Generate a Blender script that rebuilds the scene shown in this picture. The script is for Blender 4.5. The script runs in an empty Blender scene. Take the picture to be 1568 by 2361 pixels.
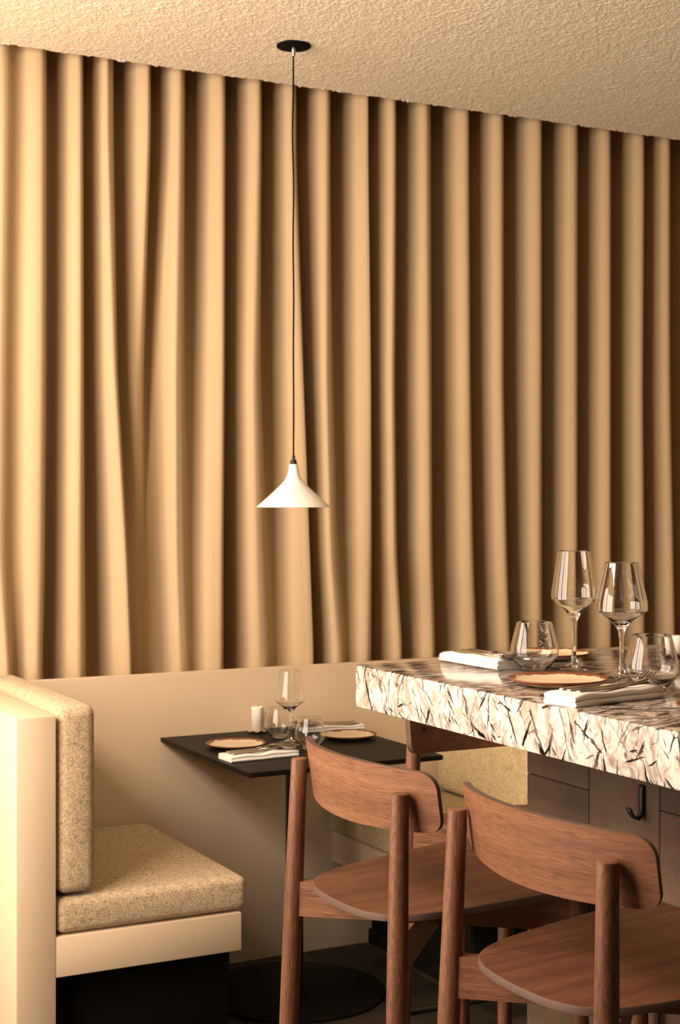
import bpy, bmesh, math, random
import numpy as np
from mathutils import Vector, Matrix, Euler

random.seed(7)
rng = np.random.default_rng(7)
S = bpy.context.scene
COL = S.collection
PI = math.pi

# ------------------------------------------------------------------ camera
EYE, YAW, FPX, V0 = 1.44, math.radians(27.404), 3442.2, 1153.4
cam = bpy.data.cameras.new('camera')
cam_ob = bpy.data.objects.new('camera', cam)
COL.objects.link(cam_ob)
cam_ob.location = (0, 0, EYE)
cam_ob.rotation_euler = (PI / 2, 0, -YAW)
cam.sensor_fit = 'VERTICAL'
cam.sensor_height = 36.0
cam.lens = 36.0 * FPX / 2361.0
cam.shift_y = -(1180.5 - V0) / 2361.0
cam.clip_start = 0.05
cam.dof.use_dof = True
cam.dof.focus_distance = 2.65
cam.dof.aperture_fstop = 10.0
S.camera = cam_ob

# ------------------------------------------------------------------ world, light, exposure
world = bpy.data.worlds.new('world')
S.world = world
world.use_nodes = True
world.node_tree.nodes['Background'].inputs[0].default_value = (1.0, 0.82, 0.60, 1)
world.node_tree.nodes['Background'].inputs[1].default_value = 0.045


def area(name, loc, look, sx, sy, power, color):
    l = bpy.data.lights.new(name, 'AREA')
    l.shape = 'RECTANGLE'
    l.size, l.size_y, l.energy, l.color = sx, sy, power, color
    o = bpy.data.objects.new(name, l)
    COL.objects.link(o)
    o.location = loc
    o.rotation_euler = (Vector(look) - Vector(loc)).to_track_quat('-Z', 'Y').to_euler()
    return o


# daylight entering through the two window openings of the left wall
for wy in (2.20, 3.30):
    area('upper_sash_daylight', (-0.50, wy, 2.40), (1.9, wy + 0.25, 1.35), 1.00, 0.62, 58, (1.0, 0.805, 0.65))
    area('lower_sash_daylight', (-0.50, wy, 1.30), (2.0, wy, 1.30), 1.00, 1.40, 44, (1.0, 0.805, 0.65))


S.view_settings.view_transform = 'Standard'
S.view_settings.look = 'None'
S.view_settings.gamma = 1.0
S.view_settings.use_curve_mapping = False
S.view_settings.exposure = 0.0


# ------------------------------------------------------------------ helpers
def c_(px):
    """pixel column -> slope in camera space"""
    return (px - 784.0) / FPX


def at_y(px, py, y):
    a = c_(px); c, s = math.cos(YAW), math.sin(YAW)
    Z = y / (c - a * s); X = a * Z
    return X * c + Z * s, EYE - (py - V0) * Z / FPX


def mesh(name, verts, faces, mat=None, parent=None, smooth=True, loc=None, mats=None, fmat=None, autosmooth=None):
    me = bpy.data.meshes.new(name)
    me.from_pydata([tuple(v) for v in verts], [], [tuple(f) for f in faces])
    if mats:
        for m in mats: me.materials.append(m)
        if fmat is not None: me.polygons.foreach_set('material_index', fmat)
    elif mat: me.materials.append(mat)
    if smooth:
        me.polygons.foreach_set('use_smooth', [True] * len(me.polygons))
    me.update()
    o = bpy.data.objects.new(name, me)
    COL.objects.link(o)
    if parent: o.parent = parent
    if loc is not None: o.location = loc
    if autosmooth is not None:
        me.set_sharp_from_angle(angle=math.radians(autosmooth))
    return o


def from_bm(name, bm, mat=None, parent=None, smooth=True, loc=None, autosmooth=40):
    me = bpy.data.meshes.new(name)
    bmesh.ops.recalc_face_normals(bm, faces=bm.faces[:])
    bm.to_mesh(me); bm.free()
    if mat: me.materials.append(mat)
    if smooth:
        me.polygons.foreach_set('use_smooth', [True] * len(me.polygons))
        if autosmooth: me.set_sharp_from_angle(angle=math.radians(autosmooth))
    o = bpy.data.objects.new(name, me)
    COL.objects.link(o)
    if parent: o.parent = parent
    if loc is not None: o.location = loc
    return o


def empty(name, loc, rz=0.0):
    o = bpy.data.objects.new(name, None)
    o.empty_display_size = 0.05
    COL.objects.link(o)
    o.location = loc
    o.rotation_euler = (0, 0, rz)
    return o


def tag(o, label, cat, group=None):
    o['label'] = label; o['category'] = cat
    if group: o['group'] = group
    return o


def struct(o):
    o['kind'] = 'structure'
    return o


def bm_box(x0, x1, y0, y1, z0, z1, bevel=0.0, seg=2, bm=None):
    b = bm or bmesh.new()
    r = bmesh.ops.create_cube(b, size=1.0)
    vs = r['verts']
    for v in vs:
        v.co = Vector(((x0 + x1) / 2 + v.co.x * (x1 - x0), (y0 + y1) / 2 + v.co.y * (y1 - y0), (z0 + z1) / 2 + v.co.z * (z1 - z0)))
    if bevel:
        es = list({e for v in vs for e in v.link_edges})
        bmesh.ops.bevel(b, geom=es, offset=bevel, segments=seg, profile=0.5, affect='EDGES')
    return b


def box(name, x0, x1, y0, y1, z0, z1, mat, parent=None, bevel=0.0, seg=2):
    return from_bm(name, bm_box(x0, x1, y0, y1, z0, z1, bevel, seg), mat, parent, smooth=bevel > 0, autosmooth=35)


def lathe(name, prof, mat, parent=None, n=48, loc=None, smooth=True, autosmooth=50, wob=None):
    """prof: list of (r, z); r==0 ends are closed to a pole"""
    verts, faces, rings = [], [], []
    for r, z in prof:
        if r <= 1e-6:
            rings.append([len(verts)]); verts.append((0, 0, z))
        else:
            st = len(verts)
            for k in range(n):
                a = 2 * PI * k / n
                q = r * (wob(a, r) if wob else 1)
                verts.append((q * math.cos(a), q * math.sin(a), z))
            rings.append(list(range(st, st + n)))
    for A, B in zip(rings[:-1], rings[1:]):
        for k in range(n):
            k2 = (k + 1) % n
            if len(A) == 1 and len(B) == 1: continue
            if len(A) == 1: faces.append((A[0], B[k2], B[k]))
            elif len(B) == 1: faces.append((A[k], A[k2], B[0]))
            else: faces.append((A[k], A[k2], B[k2], B[k]))
    bm = bmesh.new()
    vv = [bm.verts.new(v) for v in verts]
    for f in faces: bm.faces.new([vv[i] for i in f])
    return from_bm(name, bm, mat, parent, smooth, loc, autosmooth)


def tube(name, pts, radii, mat, parent=None, n=14, closed=False, caps=True, loc=None, round_end=0.0):
    pts = [Vector(p) for p in pts]
    if not hasattr(radii, '__len__'): radii = [radii] * len(pts)
    bm = bmesh.new(); rings = []
    up = Vector((0.0123, 1, 0.017)).normalized()
    m = len(pts)
    for i, p in enumerate(pts):
        if closed: t = pts[(i + 1) % m] - pts[i - 1]
        else: t = pts[min(i + 1, m - 1)] - pts[max(i - 1, 0)]
        t.normalize()
        a = up - t * up.dot(t)
        if a.length < 1e-3: a = Vector((1, 0, 0)) - t * t.x
        a.normalize(); b = t.cross(a)
        rings.append([bm.verts.new(p + (a * math.cos(2 * PI * k / n) + b * math.sin(2 * PI * k / n)) * radii[i]) for k in range(n)])
    for i in range(m if closed else m - 1):
        A, B = rings[i], rings[(i + 1) % m]
        for k in range(n): bm.faces.new((A[k], A[(k + 1) % n], B[(k + 1) % n], B[k]))
    if not closed and caps:
        bm.faces.new(rings[0]); bm.faces.new(rings[-1])
    return from_bm(name, bm, mat, parent, True, loc, 45)


def rounded_box(name, x0, x1, y0, y1, z0, z1, r, mat, parent=None, step=0.02, puff=0.0, loc=None):
    """soft cushion: a subdivided box pulled onto a rounded box, faces slightly puffed"""
    bm = bmesh.new()
    sz = Vector((x1 - x0, y1 - y0, z1 - z0)); c = Vector(((x0 + x1) / 2, (y0 + y1) / 2, (z0 + z1) / 2))
    half = sz / 2
    def coords(h, n):
        k = max(2, int(round((h * 2 - 2 * r) / n)))
        a = [-h + r * (1 - math.cos(t * PI / 2 / 5)) for t in range(5)]
        mid = [-h + r + (2 * h - 2 * r) * i / k for i in range(k + 1)]
        return a + mid + [-q for q in reversed(a)]
    g = [coords(half[i], step) for i in range(3)]
    cache = {}
    def V(p):
        key = tuple(round(q, 6) for q in p)
        if key in cache: return cache[key]
        q = Vector(p)
        inner = Vector([max(-half[i] + r, min(half[i] - r, q[i])) for i in range(3)])
        d = q - inner
        if d.length > 1e-9: q = inner + d.normalized() * r
        if puff:
            n = [q[i] / half[i] for i in range(3)]
            for i in range(3):
                j, k = (i + 1) % 3, (i + 2) % 3
                q[i] += puff * n[i] ** 3 * (1 - n[j] ** 2) * (1 - n[k] ** 2)
        cache[key] = bm.verts.new(q + c)
        return cache[key]
    for ax in range(3):
        j, k = (ax + 1) % 3, (ax + 2) % 3
        for sgn in (-1, 1):
            for a in range(len(g[j]) - 1):
                for b in range(len(g[k]) - 1):
                    P = []
                    for da, db in ((0, 0), (1, 0), (1, 1), (0, 1)):
                        p = [0, 0, 0]; p[ax] = sgn * half[ax]; p[j] = g[j][a + da]; p[k] = g[k][b + db]
                        P.append(V(p))
                    if sgn < 0: P.reverse()
                    if len(set(P)) == 4:
                        try: bm.faces.new(P)
                        except ValueError: pass
    return from_bm(name, bm, mat, parent, True, loc, None)


# ------------------------------------------------------------------ materials
class NT:
    def __init__(self, name):
        self.m = bpy.data.materials.new(name); self.m.use_nodes = True
        self.t = self.m.node_tree; self.b = self.t.nodes['Principled BSDF']
    def n(self, typ, **kw):
        nd = self.t.nodes.new(typ)
        for k, v in kw.items():
            if k in nd.bl_rna.properties: setattr(nd, k, v)
        return nd
    def l(self, a, b): self.t.links.new(a, b)
    def coord(self, out='Object', scale=(1, 1, 1), rot=(0, 0, 0), rand=False):
        tc = self.n('ShaderNodeTexCoord'); mp = self.n('ShaderNodeMapping')
        mp.inputs['Scale'].default_value = scale; mp.inputs['Rotation'].default_value = rot
        src = tc.outputs[out]
        if rand:
            oi = self.n('ShaderNodeObjectInfo'); ad = self.n('ShaderNodeVectorMath', operation='MULTIPLY_ADD')
            cmb = self.n('ShaderNodeCombineXYZ')
            for i in range(3): self.l(oi.outputs['Random'], cmb.inputs[i])
            ad.inputs[1].default_value = (7.3, 5.1, 9.7)
            self.l(cmb.outputs[0], ad.inputs[0]); self.l(src, ad.inputs[2]); src = ad.outputs[0]
        self.l(src, mp.inputs['Vector'])
        return mp.outputs['Vector']
    def noise(self, vec, scale, detail=4, rough=0.55, dist=0.0):
        nd = self.n('ShaderNodeTexNoise')
        nd.inputs['Scale'].default_value = scale; nd.inputs['Detail'].default_value = detail
        nd.inputs['Roughness'].default_value = rough; nd.inputs['Distortion'].default_value = dist
        self.l(vec, nd.inputs['Vector'])
        return nd.outputs['Fac']
    def ramp(self, fac, stops, interp='LINEAR'):
        nd = self.n('ShaderNodeValToRGB'); r = nd.color_ramp; r.interpolation = interp
        while len(r.elements) < len(stops): r.elements.new(0.5)
        for e, (p, c) in zip(r.elements, stops):
            e.position = p; e.color = (c[0], c[1], c[2], 1) if hasattr(c, '__len__') else (c, c, c, 1)
        self.l(fac, nd.inputs['Fac'])
        return nd.outputs['Color']
    def mix(self, fac, a, b, blend='MIX'):
        nd = self.n('ShaderNodeMixRGB', blend_type=blend)
        for sock, v in ((nd.inputs['Fac'], fac), (nd.inputs['Color1'], a), (nd.inputs['Color2'], b)):
            if isinstance(v, (int, float)): sock.default_value = v
            elif isinstance(v, tuple): sock.default_value = (v[0], v[1], v[2], 1)
            else: self.l(v, sock)
        return nd.outputs['Color']
    def math(self, op, a, b=0.0):
        nd = self.n('ShaderNodeMath', operation=op)
        for s, v in ((nd.inputs[0], a), (nd.inputs[1], b)):
            if isinstance(v, (int, float)): s.default_value = v
            else: self.l(v, s)
        return nd.outputs[0]
    def color(self, c):
        if isinstance(c, tuple): self.b.inputs['Base Color'].default_value = (c[0], c[1], c[2], 1)
        else: self.l(c, self.b.inputs['Base Color'])
    def rough(self, r):
        if isinstance(r, (int, float)): self.b.inputs['Roughness'].default_value = r
        else: self.l(r, self.b.inputs['Roughness'])
    def bump(self, h, strength=0.3, dist=0.002):
        nd = self.n('ShaderNodeBump'); nd.inputs['Strength'].default_value = strength; nd.inputs['Distance'].default_value = dist
        self.l(h, nd.inputs['Height']); self.l(nd.outputs['Normal'], self.b.inputs['Normal'])
    def spec(self, v): self.b.inputs['Specular IOR Level'].default_value = v


def m_plaster(name, col, bump=0.25):
    t = NT(name); v = t.coord()
    n1 = t.noise(v, 3.0, 5); n2 = t.noise(v, 160, 3)
    t.color(t.mix(n1, tuple(q * 0.94 for q in col), tuple(min(1, q * 1.05) for q in col)))
    t.rough(0.75); t.spec(0.25); t.bump(n2, bump, 0.0015)
    return t.m


def m_ceiling():
    t = NT('popcorn_plaster'); v = t.coord()
    n1 = t.noise(v, 2.0, 3); vo = t.n('ShaderNodeTexVoronoi', feature='SMOOTH_F1'); vo.inputs['Scale'].default_value = 125; vo.inputs['Smoothness'].default_value = 0.35
    wv = t.n('ShaderNodeTexNoise'); wv.inputs['Scale'].default_value = 60; t.l(v, wv.inputs['Vector'])
    ad = t.n('ShaderNodeVectorMath', operation='MULTIPLY_ADD'); ad.inputs[1].default_value = (0.012, 0.012, 0.012); t.l(wv.outputs['Color'], ad.inputs[0]); t.l(v, ad.inputs[2]); t.l(ad.outputs[0], vo.inputs['Vector'])
    n2 = t.math('SUBTRACT', 1.0, vo.outputs['Distance'])
    t.color(t.mix(n1, (0.90, 0.82, 0.66), (0.95, 0.87, 0.71)))
    t.rough(0.95); t.spec(0.1); t.bump(n2, 0.42, 0.004)
    return t.m


def m_curtain():
    t = NT('curtain_cloth'); v = t.coord()
    w = t.noise(t.coord(scale=(900, 900, 60)), 1.0, 2); w2 = t.noise(t.coord(scale=(60, 60, 900)), 1.0, 2)
    f = t.mix(0.5, w, w2); n1 = t.noise(v, 1.4, 3)
    col = t.mix(n1, (0.465, 0.348, 0.205), (0.515, 0.388, 0.235))
    t.color(t.mix(0.35, col, t.mix(f, (0.38, 0.275, 0.155), (0.59, 0.46, 0.295))))
    t.rough(0.9); t.spec(0.15); t.b.inputs['Sheen Weight'].default_value = 0.08
    t.bump(f, 0.25, 0.001)
    return t.m


def m_tweed(name, dark, mid, light, sc=1.0):
    t = NT(name)
    a = t.noise(t.coord(scale=(560 * sc, 560 * sc, 120 * sc)), 1.0, 2, 0.6)
    b = t.noise(t.coord(scale=(120 * sc, 120 * sc, 560 * sc)), 1.0, 2, 0.6)
    v = t.coord(); big = t.noise(v, 55 * sc, 3)
    f = t.mix(0.5, a, b); f2 = t.mix(0.15, f, big)
    t.color(t.ramp(f2, [(0.39, dark), (0.48, mid), (0.60, light)]))
    t.rough(0.95); t.spec(0.1); t.b.inputs['Sheen Weight'].default_value = 0.15
    t.bump(f, 0.9, 0.004)
    return t.m


def m_wood(name, axis, dark=(0.052, 0.022, 0.0115), mid=(0.168, 0.074, 0.037), light=(0.28, 0.135, 0.071), flat=None, rot=0.0, thin=False):
    """stained oak; axis = grain direction, flat = axis across the sheet (left out of the pattern), rot = grain turned about z"""
    t = NT(name)
    def co_(a, b_):
        q = [a, a, a]; q[axis] = b_
        if flat is not None: q[flat] = 0.0
        if not rot: return t.coord(scale=tuple(q), rand=True)
        v = t.coord(rot=(0, 0, -rot), rand=True)
        mp = t.n('ShaderNodeMapping'); mp.inputs['Scale'].default_value = tuple(q)
        t.l(v, mp.inputs['Vector']); return mp.outputs['Vector']
    fine = t.noise(co_(1150, 22), 1.0, 3, 0.65)
    band = t.noise(co_(34, 1.2), 1.0, 4, 0.55, 0.4)
    pores = t.noise(co_(1500, 26), 1.0, 2, 0.5)
    base = t.ramp(t.mix(0.62, band, fine), [(0.33, dark), (0.50, mid), (0.67, light)])
    pm = t.ramp(pores, [(0.36, 1.0), (0.41, 0.0)])
    t.color(base if thin else t.mix(t.math('MULTIPLY', pm, 0.70), base, tuple(q * 0.55 for q in dark)))
    t.rough(t.ramp(fine, [(0.3, 0.50), (0.7, 0.38)])); t.spec(0.35)
    t.bump(t.math('SUBTRACT', fine, pm), 0.12, 0.0005)
    return t.m


def m_plain(name, col, rough=0.5, metal=0.0, spec=0.5, var=0.06, sc=40, bump=0.0):
    t = NT(name); v = t.coord(rand=True)
    n = t.noise(v, sc, 4)
    t.color(t.mix(n, tuple(q * (1 - var) for q in col), tuple(min(1, q * (1 + var)) for q in col)))
    t.rough(rough); t.b.inputs['Metallic'].default_value = metal; t.spec(spec)
    if bump: t.bump(n, bump, 0.001)
    return t.m


def m_glass():
    t = NT('clear_glass')
    t.color((1, 1, 1)); t.rough(0.0)
    t.b.inputs['Transmission Weight'].default_value = 1.0
    t.b.inputs['IOR'].default_value = 1.47
    return t.m


def m_stone(name, plo, pgain, sgain, slo, dens=0.0):
    t = NT(name); v = t.coord()
    nz = t.n('ShaderNodeTexNoise'); nz.inputs['Scale'].default_value = 14; nz.inputs['Detail'].default_value = 4
    t.l(v, nz.inputs['Vector'])
    sub = t.n('ShaderNodeVectorMath', operation='SUBTRACT'); sub.inputs[1].default_value = (0.5, 0.5, 0.5)
    t.l(nz.outputs['Color'], sub.inputs[0])
    wv = t.n('ShaderNodeVectorMath', operation='MULTIPLY_ADD'); wv.inputs[1].default_value = (0.030, 0.030, 0.030)
    t.l(sub.outputs[0], wv.inputs[0]); t.l(v, wv.inputs[2])
    def sheet(rot, across, along, lo, hi, off):
        """thin broken sheets of dark mineral: any cut through them shows strokes"""
        m1 = t.n('ShaderNodeMapping'); m1.inputs['Rotation'].default_value = rot; m1.inputs['Location'].default_value = (off, off * 1.7, off * .6)
        t.l(wv.outputs[0], m1.inputs['Vector'])
        m2 = t.n('ShaderNodeMapping'); m2.inputs['Scale'].default_value = (along, across, along)
        t.l(m1.outputs[0], m2.inputs['Vector'])
        return t.ramp(t.noise(m2.outputs[0], 1.0, 3.0, 0.55), [(lo, 0.0), (hi, 1.0)])
    acc = None
    for rot, ac, al, lo, off in (((0.42, 0, 0.25), 92, 8, .632, .1), ((-0.50, 0, -0.3), 92, 8, .632, .7), ((0.75, 0, -0.4), 150, 15, .650, 8.1), ((-0.2, 0, 0.6), 150, 15, .650, 9.4), ((1.05, 0, 0.5), 84, 12, .645, 1.3), ((-1.15, 0.3, 0.2), 84, 12, .65, 2.1), ((0.05, 0, -0.15), 66, 8, .64, 2.9)):
        k = sheet(rot, ac, al, lo - dens, lo - dens + .016, off)
        acc = k if acc is None else t.mix(1.0, acc, k, 'LIGHTEN')
    soft = None
    for rot, off in (((0.35, 0, 0.3), 4.1), ((-0.5, 0, -0.2), 5.3), ((0.9, 0.2, 0.1), 6.6)):
        k = sheet(rot, 55, 16, slo, slo + .10, off)
        soft = k if soft is None else t.mix(1.0, soft, k, 'LIGHTEN')
    patch = t.ramp(t.noise(wv.outputs[0], 30, 7, 0.72), [(plo, 0.0), (plo + .08, 1.0)])
    tone = t.noise(v, 60, 4)
    base = t.mix(tone, (0.54, 0.505, 0.45), (0.66, 0.63, 0.575))
    base = t.mix(t.math('MULTIPLY', patch, pgain), base, (0.30, 0.21, 0.15))
    base = t.mix(t.math('MULTIPLY', soft, sgain), base, (0.15, 0.095, 0.068))
    base = t.mix(t.math('MULTIPLY', acc, t.ramp(t.noise(v, 10, 3), [(0.34, 0.55), (0.48, 1.0)])), base, (0.010, 0.008, 0.007))
    t.color(base); t.rough(0.11); t.spec(0.35)
    return t.m


def m_plate():
    t = NT('glazed_stoneware'); tc = t.n('ShaderNodeTexCoord')
    ln = t.n('ShaderNodeVectorMath', operation='LENGTH')
    mul = t.n('ShaderNodeVectorMath', operation='MULTIPLY'); mul.inputs[1].default_value = (1, 1, 0)
    t.l(tc.outputs['Object'], mul.inputs[0]); t.l(mul.outputs[0], ln.inputs[0])
    v = t.coord(rand=True)
    n = t.noise(v, 32, 3); n2 = t.noise(v, 120, 4)
    r = t.math('ADD', ln.outputs['Value'], t.math('MULTIPLY', t.math('SUBTRACT', n, 0.5), 0.030))
    rim = t.ramp(t.math('MULTIPLY', r, 10.0), [(0.735, 0.0), (0.775, 1.0)])
    cream = t.mix(n2, (0.60, 0.47, 0.30), (0.70, 0.58, 0.40))
    red = t.mix(n2, (0.10, 0.026, 0.012), (0.27, 0.090, 0.040))
    t.color(t.mix(rim, cream, red)); t.rough(0.35); t.spec(0.4)
    return t.m


def m_tile(name, a, b):
    t = NT(name); v = t.coord(out='Object', rand=True)
    n = t.noise(v, 9, 5, 0.6); n2 = t.noise(v, 120, 3)
    oi = t.n('ShaderNodeObjectInfo')
    f = t.mix(0.35, n, oi.outputs['Random'])
    t.color(t.ramp(f, [(0.32, a), (0.66, b)]))
    t.rough(0.55); t.spec(0.3); t.bump(n2, 0.25, 0.001)
    return t.m


def m_block():
    t = NT('clay_block'); v = t.coord(rand=True)
    n = t.noise(v, 11, 6, 0.65); n2 = t.noise(v, 420, 3, 0.7); n3 = t.noise(v, 24, 6, 0.7)
    oi = t.n('ShaderNodeObjectInfo')
    f = t.mix(0.4, n, oi.outputs['Random'])
    col = t.ramp(f, [(0.28, (0.070, 0.052, 0.036)), (0.5, (0.108, 0.068, 0.046)), (0.72, (0.120, 0.098, 0.066))])
    speck = t.ramp(n2, [(0.57, 0.0), (0.66, 1.0)])
    stain = t.ramp(n3, [(0.58, 0.0), (0.75, 1.0)])
    col = t.mix(t.math('MULTIPLY', stain, 0.3), col, (0.15, 0.12, 0.09))
    t.color(t.mix(t.math('MULTIPLY', speck, 0.55), col, (0.22, 0.17, 0.12)))
    t.rough(0.8); t.spec(0.2); t.bump(n2, 0.35, 0.0012)
    return t.m


PLASTER = m_plaster('sand_plaster', (0.63, 0.505, 0.355))
WALLP = m_plaster('wall_paint', (0.58, 0.44, 0.27))
CEIL = m_ceiling()
CURT = m_curtain()
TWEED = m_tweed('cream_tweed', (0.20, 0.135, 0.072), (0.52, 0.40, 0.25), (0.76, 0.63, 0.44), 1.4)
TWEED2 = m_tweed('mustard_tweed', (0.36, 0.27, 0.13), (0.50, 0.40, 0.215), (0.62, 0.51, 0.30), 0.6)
WZ = m_wood('oak_z', 2, (0.036, 0.0145, 0.0075), (0.135, 0.057, 0.028), (0.26, 0.125, 0.066))
WB = m_wood('oak_back', 1, flat=0)
WS = m_wood('oak_seat_shaded', 0, (0.038, 0.0145, 0.007), (0.106, 0.042, 0.019), (0.175, 0.074, 0.036), flat=2)  # darker copy of the oak: shade on the seats put into the colour
PLY = m_plain('ply_edge', (0.080, 0.048, 0.034), 0.6, spec=0.3, var=0.18, sc=160)
STONE = m_stone('veined_stone_edge', 0.50, 0.62, 0.60, .55)
STONE_TOP = m_stone('veined_stone_top_dim', 0.41, 0.72, 0.75, .525, 0.03)  # more veins and brown; also darkens the top in place of dimmer light
BLOCK = m_block()
MORTAR = m_plain('block_core', (0.020, 0.015, 0.010), 0.9)
GLASS = m_glass()
BLACK = m_plain('black_laminate', (0.008, 0.0065, 0.004), 0.45, spec=0.08, sc=90)
BLACKM = m_plain('black_metal', (0.012, 0.011, 0.009), 0.45, spec=0.4)
PLATEB = m_plain('black_cast_plate', (0.004, 0.0035, 0.0025), 0.6, spec=0.12)
KICK = m_plain('plinth_shade_black', (0.007, 0.0062, 0.0038), 0.85, spec=0.05)  # near black: the shade under the benches is painted into this colour
LINEN = m_plain('white_linen', (0.82, 0.79, 0.73), 0.9, spec=0.1, var=0.04, sc=300, bump=0.15)
STEEL = m_plain('polished_steel', (0.40, 0.37, 0.32), 0.18, 1.0)
WAX = m_plain('white_wax', (0.82, 0.77, 0.68), 0.5, spec=0.3, var=0.03)
WICK = m_plain('burnt_wick', (0.015, 0.012, 0.010), 0.9)
PORC = m_plain('white_porcelain', (0.86, 0.83, 0.76), 0.42, spec=0.35, var=0.02)
PLATE = m_plate()
SAUCER = m_plain('stoneware_saucer', (0.50, 0.36, 0.22), 0.4, var=0.25, sc=60)
DKSAUCER = m_plain('dark_saucer', (0.10, 0.045, 0.025), 0.35, var=0.25, sc=60)
TILE = m_tile('dark_tile', (0.014, 0.011, 0.006), (0.036, 0.028, 0.016))
GROUT = m_plain('tan_grout', (0.13, 0.085, 0.042), 0.9)
FRAMEP = m_plain('window_paint', (0.30, 0.22, 0.13), 0.5)
CORD = m_plain('black_cord', (0.004, 0.0035, 0.003), 0.85, spec=0.1)
SILVER = m_plain('cord_grip_metal', (0.35, 0.32, 0.27), 0.3, 1.0)

# ------------------------------------------------------------------ room
YW, ZW, ZC = 4.278, 0.913, 2.760        # front of the low wall, its top, the ceiling
XL, XR = -0.50, 4.75

floor = struct(box('floor', XL - 0.2, XR + 0.2, -1.8, 4.75, -0.12, -0.006, GROUT))
# tiles
PIT, G = 0.213, 0.004
tx = [2.304 + PIT * k for k in range(-7, 3)]
ty = [3.675 + PIT * k for k in range(-8, 4)]
tile_me = bm_box(-(PIT - G) / 2, (PIT - G) / 2, -(PIT - G) / 2, (PIT - G) / 2, -0.008, 0.0, 0.0015, 1)
tmesh = bpy.data.meshes.new('tile'); tile_me.to_mesh(tmesh); tile_me.free(); tmesh.materials.append(TILE)
for x in tx[:-1]:
    for y in ty[:-1]:
        cy = y + PIT / 2
        if cy + PIT / 2 > YW + 0.10: continue
        o = bpy.data.objects.new('tile', tmesh); COL.objects.link(o); o.parent = floor
        o.location = (x + PIT / 2, cy, random.uniform(-0.0006, 0.0006))
        o.rotation_euler = (random.uniform(-.003, .003), random.uniform(-.003, .003), 0)

# low wall under the curtain with a ledge, the wall behind it, side walls
b = bm_box(XL, XR, YW, YW + 0.028, -0.006, ZW, 0.003)
bm_box(XL, XR, YW + 0.028, 4.56, -0.006, ZW - 0.07, bm=b)
struct(from_bm('wall_back', b, PLASTER, smooth=True, autosmooth=35))
struct(box('wall_rear', XL, XR, 4.56, 4.75, -0.006, 3.15, WALLP))
struct(box('wall_right', XR, XR + 0.2, -1.8, 4.75, -0.006, 3.15, WALLP))
WIN = [(1.68, 2.72), (2.78, 3.82)]
WZ0, WZ1 = 0.55, 2.74
b = bm_box(XL - 0.2, XL, -1.8, WIN[0][0], -0.006, 3.15)
bm_box(XL - 0.2, XL, WIN[0][1], WIN[1][0], -0.006, 3.15, bm=b)
bm_box(XL - 0.2, XL, WIN[1][1], 4.75, -0.006, 3.15, bm=b)
for w in WIN:
    bm_box(XL - 0.2, XL, w[0], w[1], -0.006, WZ0, bm=b)
    bm_box(XL - 0.2, XL, w[0], w[1], WZ1, 3.15, bm=b)
struct(from_bm('wall_left', b, WALLP, smooth=False))
for i, w in enumerate(WIN):
    b = bmesh.new()
    for (y0, y1, z0, z1) in ((w[0], w[0] + .04, WZ0, WZ1), (w[1] - .04, w[1], WZ0, WZ1), (w[0], w[1], WZ0, WZ0 + .04), (w[0], w[1], WZ1 - .04, WZ1),
                             (w[0], w[1], 2.05, 2.09), ((w[0] + w[1]) / 2 - .02, (w[0] + w[1]) / 2 + .02, WZ0, WZ1)):
        bm_box(XL + 0.002, XL + 0.045, y0, y1, z0, z1, bm=b)
    struct(from_bm('window_%d' % (i + 1), b, FRAMEP, smooth=False))


# ceiling: a real relief of plaster popcorn over the part in view, plain slab around it
def smooth_noise(nx, ny, step):
    """value noise on a lattice, cubic-smoothed"""
    gx, gy = int(nx / step) + 3, int(ny / step) + 3
    g = rng.random((gx, gy))
    X = np.arange(nx) / step; Y = np.arange(ny) / step
    ix, iy = X.astype(int), Y.astype(int)
    fx, fy = X - ix, Y - iy
    fx = fx * fx * (3 - 2 * fx); fy = fy * fy * (3 - 2 * fy)
    a = g[np.ix_(ix, iy)] * (1 - fx)[:, None] + g[np.ix_(ix + 1, iy)] * fx[:, None]
    c = g[np.ix_(ix, iy + 1)] * (1 - fx)[:, None] + g[np.ix_(ix + 1, iy + 1)] * fx[:, None]
    return a * (1 - fy)[None, :] + c * fy[None, :]


CX0, CX1, CY0, CY1 = 0.85, 4.20, 3.00, YW
st = 0.0042
nx, ny = int((CX1 - CX0) / st), int((CY1 - CY0) / st)
hgt = 0.35 * smooth_noise(nx, ny, 2.4) + 0.50 * smooth_noise(nx, ny, 1.5) + 0.25 * smooth_noise(nx, ny, 9)
hgt = np.clip((hgt - 0.40) / 0.45, 0, 1) ** 1.2 * 0.0019
xs = CX0 + (CX1 - CX0) * np.arange(nx) / (nx - 1); ys = CY0 + (CY1 - CY0) * np.arange(ny) / (ny - 1)
co = np.empty((nx, ny, 3)); co[..., 0] = xs[:, None]; co[..., 1] = ys[None, :]; co[..., 2] = ZC - hgt
co[:, -1, 2] -= 0.006 * smooth_noise(nx, 3, 2.2)[:, 1] ** 2
edge = 0.009 * (smooth_noise(nx, 3, 2.0)[:, 1] - 0.5) + 0.006 * (smooth_noise(nx, 3, 9.0)[:, 1] - 0.5)
co[:, -1, 1] += edge; co[:, -2, 1] += edge * 0.6
idx = np.arange(nx * ny).reshape(nx, ny)
quads = np.stack([idx[:-1, :-1], idx[:-1, 1:], idx[1:, 1:], idx[1:, :-1]], -1).reshape(-1, 4)
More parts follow.
